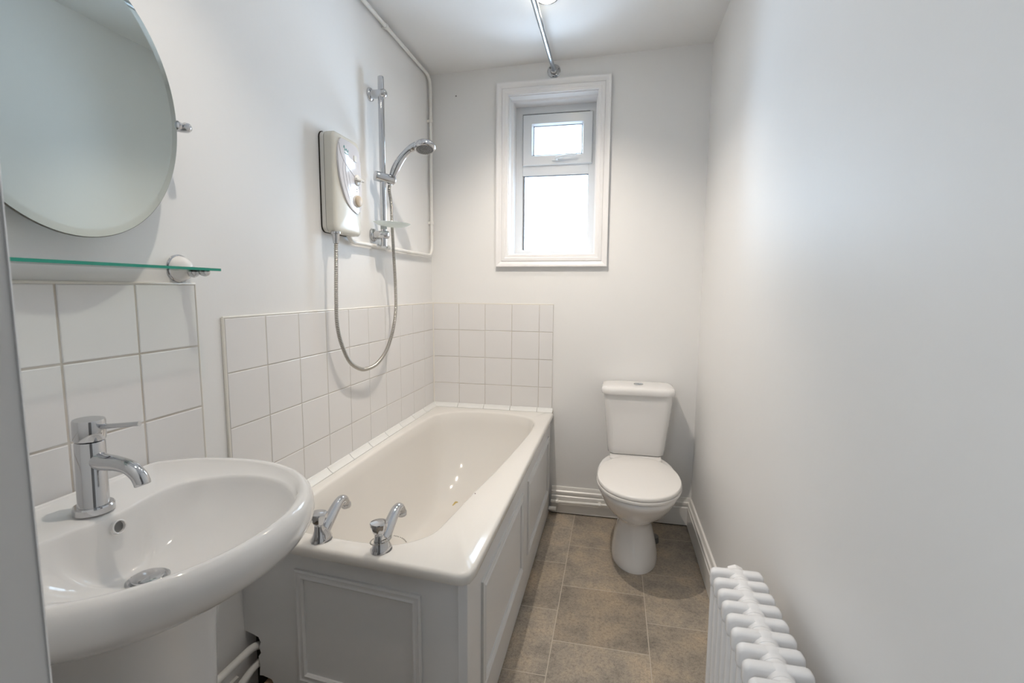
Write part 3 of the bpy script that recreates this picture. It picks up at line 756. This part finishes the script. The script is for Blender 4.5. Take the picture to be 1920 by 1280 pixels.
for dx_ in (.0, .011, .022):
    cur = [(p.x, p.y) for p in catmull([(-1.000 + dx_ * 1.2, 1.690 - dx_, 0), (-1.006 + dx_ * 1.6, 1.655, 0), (-.996 + dx_ * 1.6, 1.610, 0), (-.974 + dx_ * 1.2, 1.570, 0), (-.950 + dx_, 1.545, 0)], 5)]
    ribbon(cur, .0005, M_GREYLINE, 'printed_curve', sub(cover))
# small teal script mark near the top of the fascia
for pts in ([(-.994, 1.733), (-.990, 1.742), (-.987, 1.730), (-.990, 1.724)], [(-.985, 1.730), (-.980, 1.727), (-.978, 1.734), (-.974, 1.726)], [(-.973, 1.727), (-.968, 1.724), (-.966, 1.732)], [(-.991, 1.719), (-.980, 1.716), (-.966, 1.717)]):
    cur = [(p.x, p.y) for p in catmull([(a, b, 0) for a, b in pts], 5)]
    ribbon(cur, .0009, M_TEAL, 'printed_mark', sub(cover))
bm = bmesh.new(); y, z = -.912, 1.638; c = on_cover(y, z, .003)
lathe(bm, c, (1, 0, 0), [(0, .020), (.004, .020), (.006, .018), (.0065, .001)], 32); lathe(bm, (c[0] + .006, y, z), (1, 0, 0), [(0, .007), (.012, .006), (.014, .001)], 20)
tube(bm, [(c[0] + .010, y - .022, z + .001), (c[0] + .014, y, z), (c[0] + .017, y + .018, z - .001)], [.0045, .0055, .005], 14)
finish('power_lever', bm, M_WHITEPL, sub(cover), angle=50)
bm = bmesh.new(); y, z = -.914, 1.562; c = on_cover(y, z, .002); ax = Vector((1, -.12, 0))
lathe(bm, c, ax, [(0, .0235), (.005, .023), (.007, .0205)], 36); kb = finish('temperature_dial', bm, M_WHITEPL, sub(cover), angle=40)
bm = bmesh.new(); lathe(bm, Vector(c) + ax * .006, ax, [(0, .0200), (.006, .0192), (.0075, .017), (.0078, .001)], 36); finish('dial_cap', bm, M_BEIGE, sub(cover), angle=40)
bm = bmesh.new()
prism(bm, rrect(-.930, -.910, 1.702, 1.724, .005, 4), lambda p: on_cover(p[0], p[1], .002), lambda p: on_cover(p[0], p[1], .007)); finish('stop_button', bm, M_WHITEPL, sub(cover), angle=40)
bm = bmesh.new()
for dz in (0, .009):
    lathe(bm, on_cover(-.915, 1.597 + dz, .0035), (1, 0, 0), [(0, .0022), (.0025, .0020), (.0028, .001)], 12)
finish('indicator_lights', bm, M_GREYLINE, sub(cover))

# riser rail with slider
RX, RY = .050, -.675
rr_ = thing('shower_riser', 'chrome vertical riser rail with wall brackets and slider beside the shower box', 'shower rail', (0, RY, 1.43))
bm = bmesh.new(); lathe(bm, (RX, RY, 1.418), (0, 0, 1), [(0, .0105), (.001, .0125), (.682, .0125), (.684, .0105), (.684, .001)], 24); finish('rail', bm, M_CHROME, rr_, angle=40)
for z in (2.035, 1.466):
    bm = bmesh.new(); lathe(bm, (0, RY, z), (1, 0, 0), [(0, .027), (.005, .027), (.009, .024), (.011, .0178), (.030, .0172), (.066, .0172), (.070, .015), (.073, .010), (.073, .001)], 28)
    finish('wall_bracket', bm, M_CHROME, rr_, angle=40)
# slider: cylinder lying across the rail
bm = bmesh.new(); sd = Vector((.60, .72, -.10)).normalized(); sc_ = Vector((RX + .004, RY, 1.700))
lathe(bm, sc_ - sd * .040, sd, [(0, .014), (.002, .0195), (.004, .0205), (.080, .0200), (.086, .018), (.090, .014), (.091, .001)], 28); sl = finish('slider', bm, M_CHROME, rr_, angle=40)
# handset
hb = sc_ + sd * .034
hs = thing('shower_handset', 'chrome hand shower head tilted over the bath in the riser slider', 'shower head', hb)
hpath = catmull([hb + Vector((-.006, -.003, -.02)), hb + Vector((.006, .002, .018)), hb + Vector((.022, .004, .052)), hb + Vector((.045, .010, .090)), hb + Vector((.075, .016, .122)), hb + Vector((.108, .022, .142))], 8)
n = len(hpath); rad = []
for k in range(n):
    t = k / (n - 1); rad.append(.0095 if t < .18 else (.0150 + .0030 * math.sin(min(1, (t - .18) / .5) * PI)) if t < .85 else .0165)
bm = bmesh.new(); tube(bm, hpath, rad, 20); finish('handle', bm, M_CHROME, hs, angle=40)
hc = hb + Vector((.142, .024, .132)); ha = Vector((.10, -.22, -1)).normalized()
bm = bmesh.new(); lathe(bm, hc - ha * .026, ha, [(0, .001), (.001, .014), (.004, .028), (.010, .039), (.020, .0455), (.031, .0465), (.035, .044), (.038, .039), (.037, .036)], 36); finish('head', bm, M_CHROME, hs, angle=40)
bm = bmesh.new(); lathe(bm, hc - ha * .026, ha, [(.036, .0362), (.0375, .0355), (.0385, .029), (.0375, .027), (.0385, .025), (.0385, .017), (.0375, .015), (.039, .013), (.0395, .001)], 36)
u_, v_ = frame_of(ha)
for rr2, cnt in ((.032, 22), (.021, 14), (.009, 6)):
    for i in range(cnt):
        a = 2 * PI * i / cnt; p = hc + ha * .0125 + (u_ * math.cos(a) + v_ * math.sin(a)) * rr2
        lathe(bm, p, ha, [(-.003, .0016), (.002, .0013)], 6, mi=1)
finish('nozzle_plate', bm, [M_NOZZLE, M_RUBBER], hs, angle=40)
# soap dish on the rail
sdh = thing('soap_dish', 'translucent oval soap dish clipped to the bottom of the riser rail', 'soap dish', (RX, RY, 1.50))
bm = bmesh.new(); rings = []
dc = (RX + .030, RY + .020)
for s, z in ((.30, 1.500), (.62, 1.503), (.85, 1.509), (1.0, 1.517), (.985, 1.518), (.84, 1.5115), (.60, 1.506), (.28, 1.503)):
    row = []
    for i in range(48):
        t = 2 * PI * i / 48; a = .085 * s * math.cos(t); b = .052 * s * math.sin(t)
        row.append((dc[0] + a * .55 - b * .835, dc[1] + a * .835 + b * .55, z))
    rings.append(row)
loft(bm, rings); finish('dish', bm, M_DISH, sdh, angle=60)
bm = bmesh.new(); lathe(bm, (RX, RY, 1.488), (0, 0, 1), [(0, .0105), (.0005, .0135), (.016, .0135), (.017, .0105)], 24); finish('rail_clip', bm, M_DISH, sdh)
# hose
hz = thing('shower_hose', 'ribbed metal shower hose looping down from the shower box to the hand shower', 'hose', (.05, -1.0, 1.43))
hpts = [(.044, -1.030, 1.400), (.044, -1.033, 1.33), (.044, -1.040, 1.20), (.045, -1.040, 1.11), (.046, -1.015, 1.035), (.047, -.965, .965), (.048, -.895, .928), (.050, -.835, .920), (.052, -.765, .930), (.054, -.690, .970), (.055, -.625, 1.045), (.056, -.590, 1.14), (.058, -.590, 1.24), (.060, -.603, 1.36), (.063, -.622, 1.50), (.066, -.634, 1.60), tuple(hb + Vector((-.008, -.004, -.045))), tuple(hb + Vector((-.006, -.003, -.022)))]
dense = catmull(hpts, 60)
# resample at constant spacing
step = .0016; out = [dense[0]]; acc = 0
for a, b in zip(dense[:-1], dense[1:]):
    d = (b - a).length
    while acc + d >= step:
        t = (step - acc) / d; a = a + (b - a) * t; out.append(a.copy()); d = (b - a).length; acc = 0
    acc += d
bm = bmesh.new(); tube(bm, out, [(.0056, .0076, .0079, .0060)[k % 4] for k in range(len(out))], 12)
bm.faces.ensure_lookup_table()
for i, f in enumerate(bm.faces): f.material_index = 1 if (i // 12) % 4 == 3 else 0
finish('hose_coil', bm, [M_HOSE, M_HOSEGAP], hz, angle=80)
bm = bmesh.new(); lathe(bm, (.044, -1.030, 1.438), (0, 0, -1), [(0, .017), (.006, .017), (.008, .013), (.030, .011), (.040, .0095), (.041, .007)], 24); finish('hose_nut', bm, M_CHROME, hz, angle=30)

# shower supply pipe : ceiling run, drop in the corner, and back to the unit
pcx = .017
sp_ = thing('shower_pipe', 'white painted pipe along the ceiling, down the corner and across to the shower box', 'pipe', (pcx, -.03, 1.425))
bm = bmesh.new()
tube(bm, bez_corner([(pcx, -2.29, Z0 - .028), (pcx, -.040, Z0 - .028), (pcx, -.040, 1.422), (pcx, -.905, 1.418), (.022, -.915, 1.44)], .055, 10)[:-1] + [Vector((.022, -.918, 1.438))], .0082, 16)
finish('pipe_run', bm, M_PIPE, sp_)
for z in (2.135, 1.60):
    bm = bmesh.new(); lathe(bm, (pcx, -.040, z - .008), (0, 0, 1), [(0, .009), (.001, .0115), (.015, .0115), (.016, .009)], 16); box(bm, 0, pcx, -.047, -.033, z - .007, z + .007); finish('clip', bm, M_PIPE, sp_, angle=40)
bm = bmesh.new(); lathe(bm, (pcx, -.560, Z0 - .028), (0, 1, 0), [(0, .009), (.001, .0115), (.015, .0115), (.016, .009)], 16); box(bm, 0, pcx, -.559, -.545, Z0 - .035, Z0 - .021); finish('clip', bm, M_PIPE, sp_, angle=40)
bm = bmesh.new(); lathe(bm, (pcx, -.600, 1.422), (0, 1, 0), [(0, .009), (.001, .0118), (.030, .0118), (.031, .009)], 16)
sphere(bm, (pcx + .006, -.600, 1.440), .006, seg=10); finish('valve', bm, M_WHITEPL, sp_, angle=40)

# ================================================================ SHOWER CURTAIN RAIL
cr = thing('shower_curtain_rail', 'silver tubular shower curtain rail below the ceiling, fixed above the window', 'rail', (.675, 0, 2.35))
bm = bmesh.new(); tube(bm, [(.6755, -.012, 2.352), (.6745, -.44, 2.352)], .0105, 24); tube(bm, [(.6745, -.438, 2.352), (.671, -1.75, 2.352)], .0122, 24); finish('rail_tube', bm, M_ALU, cr, angle=40)
bm = bmesh.new()
lathe(bm, (.6755, 0, 2.352), (0, -1, 0), [(0, .034), (.004, .034), (.006, .031), (.006, .020), (.016, .018), (.022, .0145), (.024, .011)], 36)
fl = finish('flange', bm, M_CHROME, cr, angle=30)
for i in range(3):
    a = PI / 2 + .9 + 2 * PI * i / 3; bm = bmesh.new()
    lathe(bm, (.6755 + .026 * math.cos(a), -.005, 2.352 + .026 * math.sin(a)), (0, -1, 0), [(0, .0042), (.002, .0038), (.0026, .001)], 12); finish('screw', bm, M_RUBBER, sub(fl))
bm = bmesh.new()
tube(bm, [(.671, -1.738, 2.352), (.671, -1.738, 2.40)], .007, 12); lathe(bm, (.671, -1.738, Z0 + (Z1 - Z0) * .671 / RW), (0, 0, -1), [(0, .028), (.005, .028), (.008, .010)], 28); finish('ceiling_support', bm, M_ALU, cr)

# ================================================================ CEILING LIGHT
def downlight(x, y, aim, power, cone, label):
    z = Z0 + (Z1 - Z0) * x / RW
    t = thing('ceiling_downlight', label, 'ceiling light', (x, y, z), 'ceiling downlights')
    bm = bmesh.new(); lathe(bm, (x, y, z), (0, 0, -1), [(0, .047), (.003, .047), (.006, .043), (.007, .036), (.004, .034)], 40, cap1=False); finish('rim', bm, M_CHROME, t, angle=30)
    bm = bmesh.new(); lathe(bm, (x, y, z), (0, 0, -1), [(.001, .034), (.008, .031), (.014, .022), (.017, .010), (.0175, .001)], 32); finish('lens', bm, M_LAMP, t)
    l = bpy.data.lights.new('downlight_bulb', 'SPOT'); l.energy = power; l.color = (1.0, .90, .79); l.shadow_soft_size = .014
    l.spot_size = math.radians(cone); l.spot_blend = .9
    lo = bpy.data.objects.new('downlight_bulb', l); COL.objects.link(lo); lo.location = (x, y, z - .030)
    lo.rotation_euler = Vector(aim).normalized().to_track_quat('-Z', 'Y').to_euler()
downlight(.712, -.545, (-.25, .15, -1), 11.0, 128, 'warm glowing ceiling downlight beside the curtain rail, nearest the window')
downlight(.60, -1.02, (.10, .38, -1), 54.0, 108, 'warm ceiling downlight above the middle of the bath')
downlight(.50, -1.76, (-.1, -.05, -1), 21.0, 104, 'warm ceiling downlight above the wash basin')

# ================================================================ TOILET
TXc = 1.137
to = thing('toilet', 'white close coupled toilet with closed lid below the window corner', 'toilet', (TXc, -.35, 0))
def tring(cx, yb, yf, rx, z, n=2.0, nb=2.6, N=72, sq=0):
    """ring from back yb to front yf, widest in the middle; egg shaped"""
    out = []; cy = yf + (yb - yf) * .48
    for i in range(N):
        t = 2 * PI * i / N; c, s = math.cos(t), math.sin(t)
        e = n if s < 0 else nb
        ry = (cy - yf) if s < 0 else (yb - cy)
        out.append((cx + rx * math.copysign(abs(c) ** (2 / e), c), cy + ry * math.copysign(abs(s) ** (2 / e), s), z))
    return out
bm = bmesh.new()
rings = [tring(TXc, -.16, -.527, .104, 0), tring(TXc, -.16, -.527, .105, .012), tring(TXc, -.165, -.520, .102, .04), tring(TXc, -.175, -.498, .092, .09), tring(TXc, -.185, -.478, .080, .14), tring(TXc, -.19, -.470, .073, .175), tring(TXc, -.19, -.478, .079, .200), tring(TXc, -.18, -.520, .102, .225), tring(TXc, -.17, -.580, .128, .26), tring(TXc, -.15, -.640, .150, .30), tring(TXc, -.13, -.685, .166, .34), tring(TXc, -.115, -.708, .174, .365), tring(TXc, -.105, -.722, .180, .380), tring(TXc, -.10, -.726, .182, .392), tring(TXc, -.10, -.722, .180, .401), tring(TXc, -.10, -.715, .176, .405)]
loft(bm, rings); finish('pan', bm, M_CERAMIC, to, angle=50)
# shelf of the pan under the cistern
bm = bmesh.new(); prism(bm, rrect(TXc - .125, TXc + .125, -.235, -.03, .03), lambda p: (p[0], p[1], .385), lambda p: (p[0], p[1], .418)); finish('pan_shelf', bm, M_CERAMIC, to, angle=40, bevel=.004)
def lid_ring(k, z):
    out = []
    for i in range(96):
        t = 2 * PI * i / 96; c, s = math.cos(t), math.sin(t)
        if s < 0: x, y = math.copysign(abs(c) ** (2 / 2.05), c) * .179, -.500 - .234 * abs(s) ** (2 / 2.05)
        else:
            x = math.copysign(abs(c) ** (2 / 2.9), c) * .179; y = -.500 + .255 * s ** (2 / 2.3)
            x *= 1 - .14 * s * s
            y = min(y, -.252)
        out.append((TXc + x * k, -.49 + (y + .49) * k, z))
    return out
bm = bmesh.new(); loft(bm, [lid_ring(.975, .406), lid_ring(.995, .408), lid_ring(1.0, .412), lid_ring(.995, .418), lid_ring(.97, .420)]); finish('seat', bm, M_SEAT, to, angle=40)
bm = bmesh.new(); loft(bm, [lid_ring(.96, .4205), lid_ring(.985, .422), lid_ring(.99, .427), lid_ring(.985, .433), lid_ring(.972, .4365), lid_ring(.94, .438), lid_ring(.6, .4395), lid_ring(.2, .440)]); lid = finish('lid', bm, M_SEAT, to, angle=40)
for s in (-1, 1):
    bm = bmesh.new(); lathe(bm, (TXc + s * .070 - .018, -.250, .421), (1, 0, 0), [(0, .005), (.002, .007), (.034, .007), (.036, .005)], 18); finish('hinge', bm, M_SEAT, to)
# cistern: tapered body, lid with rounded edge
def cring(x0, x1, y0, y1, z, r=.035):
    return [(a, b, z) for a, b in rrect(x0, x1, y0, y1, r)]
bm = bmesh.new()
rings = [cring(1.010, 1.268, -.165, -.025, .418, .030), cring(1.001, 1.277, -.175, -.022, .426), cring(.997, 1.281, -.180, -.02, .46), cring(.990, 1.288, -.188, -.02, .54), cring(.982, 1.296, -.196, -.02, .62), cring(.976, 1.302, -.201, -.02, .69), cring(.974, 1.304, -.203, -.02, .733)]
# bow the front slightly
for r_ in rings:
    for k, (x, y, z) in enumerate(r_):
        if y < -.1: r_[k] = (x, y - .008 * (1 - ((x - TXc) / .16) ** 2), z)
loft(bm, rings); finish('cistern', bm, M_CERAMIC, to, angle=50)
bm = bmesh.new(); rings = []
for ins, z in ((.012, .731), (.002, .732), (0, .737), (0, .752), (.003, .760), (.010, .765), (.022, .767), (.06, .768)):
    r_ = cring(.962 + ins, 1.316 - ins, -.216 + ins, -.012 - ins * .3, z, max(.012, .045 - ins * .4))
    rings.append([(x, y - (.010 * (1 - ((x - TXc) / .18) ** 2) if y < -.1 else 0), zz) for x, y, zz in r_])
loft(bm, rings); finish('cistern_lid', bm, M_CERAMIC, to, angle=50)
bm = bmesh.new(); lathe(bm, (TXc + .006, -.11, .766), (0, 0, 1), [(0, .024), (.004, .024), (.005, .021), (.003, .020)], 32); fb = finish('flush_button', bm, M_CHROME, to)
bm = bmesh.new()
for s in (-1, 1):
    poly = [(TXc + .006 + s * .001, -.11 + .019)] + [(TXc + .006 + s * (.001 + .018 * math.cos(t)), -.11 + .019 * math.sin(t)) for t in [PI / 2 * (1 - k / 6) for k in range(0, 13)]]
    rings = [[(x, y, .768) for x, y in poly], [(x, y, .7725) for x, y in poly]]
    loft(bm, rings)
finish('button_half', bm, M_ALU, sub(fb))
# soil connector behind the foot
bm = bmesh.new(); lathe(bm, (TXc + .01, -.19, .20), (0, 1, -.15), [(0, .06), (.12, .055), (.17, .050)], 24); finish('pan_connector', bm, M_RUBBER, to)
bm = bmesh.new(); lathe(bm, (1.232, -.215, 0.0), (0, 0, 1), [(0, .030), (.028, .028), (.034, .020), (.034, .001)], 24)
tag(finish('floor_pipe_collar', bm, M_RUBBER), 'small dark rubber pipe collar on the floor behind the toilet foot', 'pipe collar')
bm = bmesh.new(); sphere(bm, (.148, -.0005, 2.27), (.004, .0012, .004), seg=10); tag(finish('wall_plug', bm, M_NOZZLE), 'tiny grey screw plug in the back wall left of the window', 'screw plug')

# ================================================================ RADIATOR
SP = .0442; NS = 14; XA, XB, ZTp = 1.266, 1.388, .556; XM = 1.330
ra = thing('column_radiator', 'white column radiator with rounded sections on the right wall', 'radiator', (XM, -1.38, .10))
bm = bmesh.new()
def section(bm, y):
    hw = .0122
    # header bars top and bottom, rounded capsule shapes
    for z0_, z1_ in ((ZTp - .050, ZTp), (.105, .155)):
        prof = rrect(XA, XB, z0_, z1_, .014, 6)
        rings = []
        for dy, ins in ((-hw, .0065), (-hw * .85, .0025), (-hw * .5, 0.0002), (hw * .5, 0.0002), (hw * .85, .0025), (hw, .0065)):
            cx_, cz_ = (XA + XB) / 2, (z0_ + z1_) / 2
            kx, kz = 1 - ins / ((XB - XA) / 2), 1 - ins / ((z1_ - z0_) / 2)
            rings.append([(cx_ + (a - cx_) * kx, y + dy, cz_ + (b - cz_) * kz) for a, b in prof])
        loft(bm, rings)
    # columns
    for x in (XA + .0145, (XA + XB) / 2 - .017, (XA + XB) / 2 + .017, XB - .0145):
        lathe(bm, (x, y, .13), (0, 0, 1), [(0, .0125), (ZTp - .155, .0125)], 14)
    for z in (ZTp - .0285, .130):      # hub with weld seam
        lathe(bm, (XM, y - SP / 2, z), (0, 1, 0), [(0, .0252), (.0008, .0262), (.006, .0262), (.011, .0275), (.016, .0300), (SP / 2, .0310), (SP - .016, .0300), (SP - .011, .0275), (SP - .006, .0262), (SP - .0008, .0262), (SP, .0252)], 28)
section(bm, -1.383)
s0 = finish('radiator_section', bm, M_RAD, ra, angle=50)
for k in range(1, NS):
    c = s0.copy(); COL.objects.link(c); c.parent = ra['_e']; c.location = (0, -SP * k, 0)
bm = bmesh.new(); lathe(bm, (XM, -1.383 + SP / 2, ZTp - .026), (0, 1, 0), [(0, .0225), (.002, .024), (.010, .024), (.013, .020), (.014, .001)], 8); finish('end_plug', bm, M_RAD, ra, angle=30)
for y in (-1.383 - SP * 2.5, -1.383 - SP * 10.5):
    bm = bmesh.new(); tube(bm, [(XB - .02, y, .22), (RW + .001, y, .22)], .006, 12); finish('wall_stay', bm, M_RAD, ra)
for k in (0, NS - 1):
    for x in (XA + .0145, XB - .0145):
        bm = bmesh.new(); lathe(bm, (x, -1.383 - SP * k, 0), (0, 0, 1), [(0, .016), (.006, .016), (.012, .0105), (.13, .0105)], 14); finish('foot', bm, M_RAD, ra)
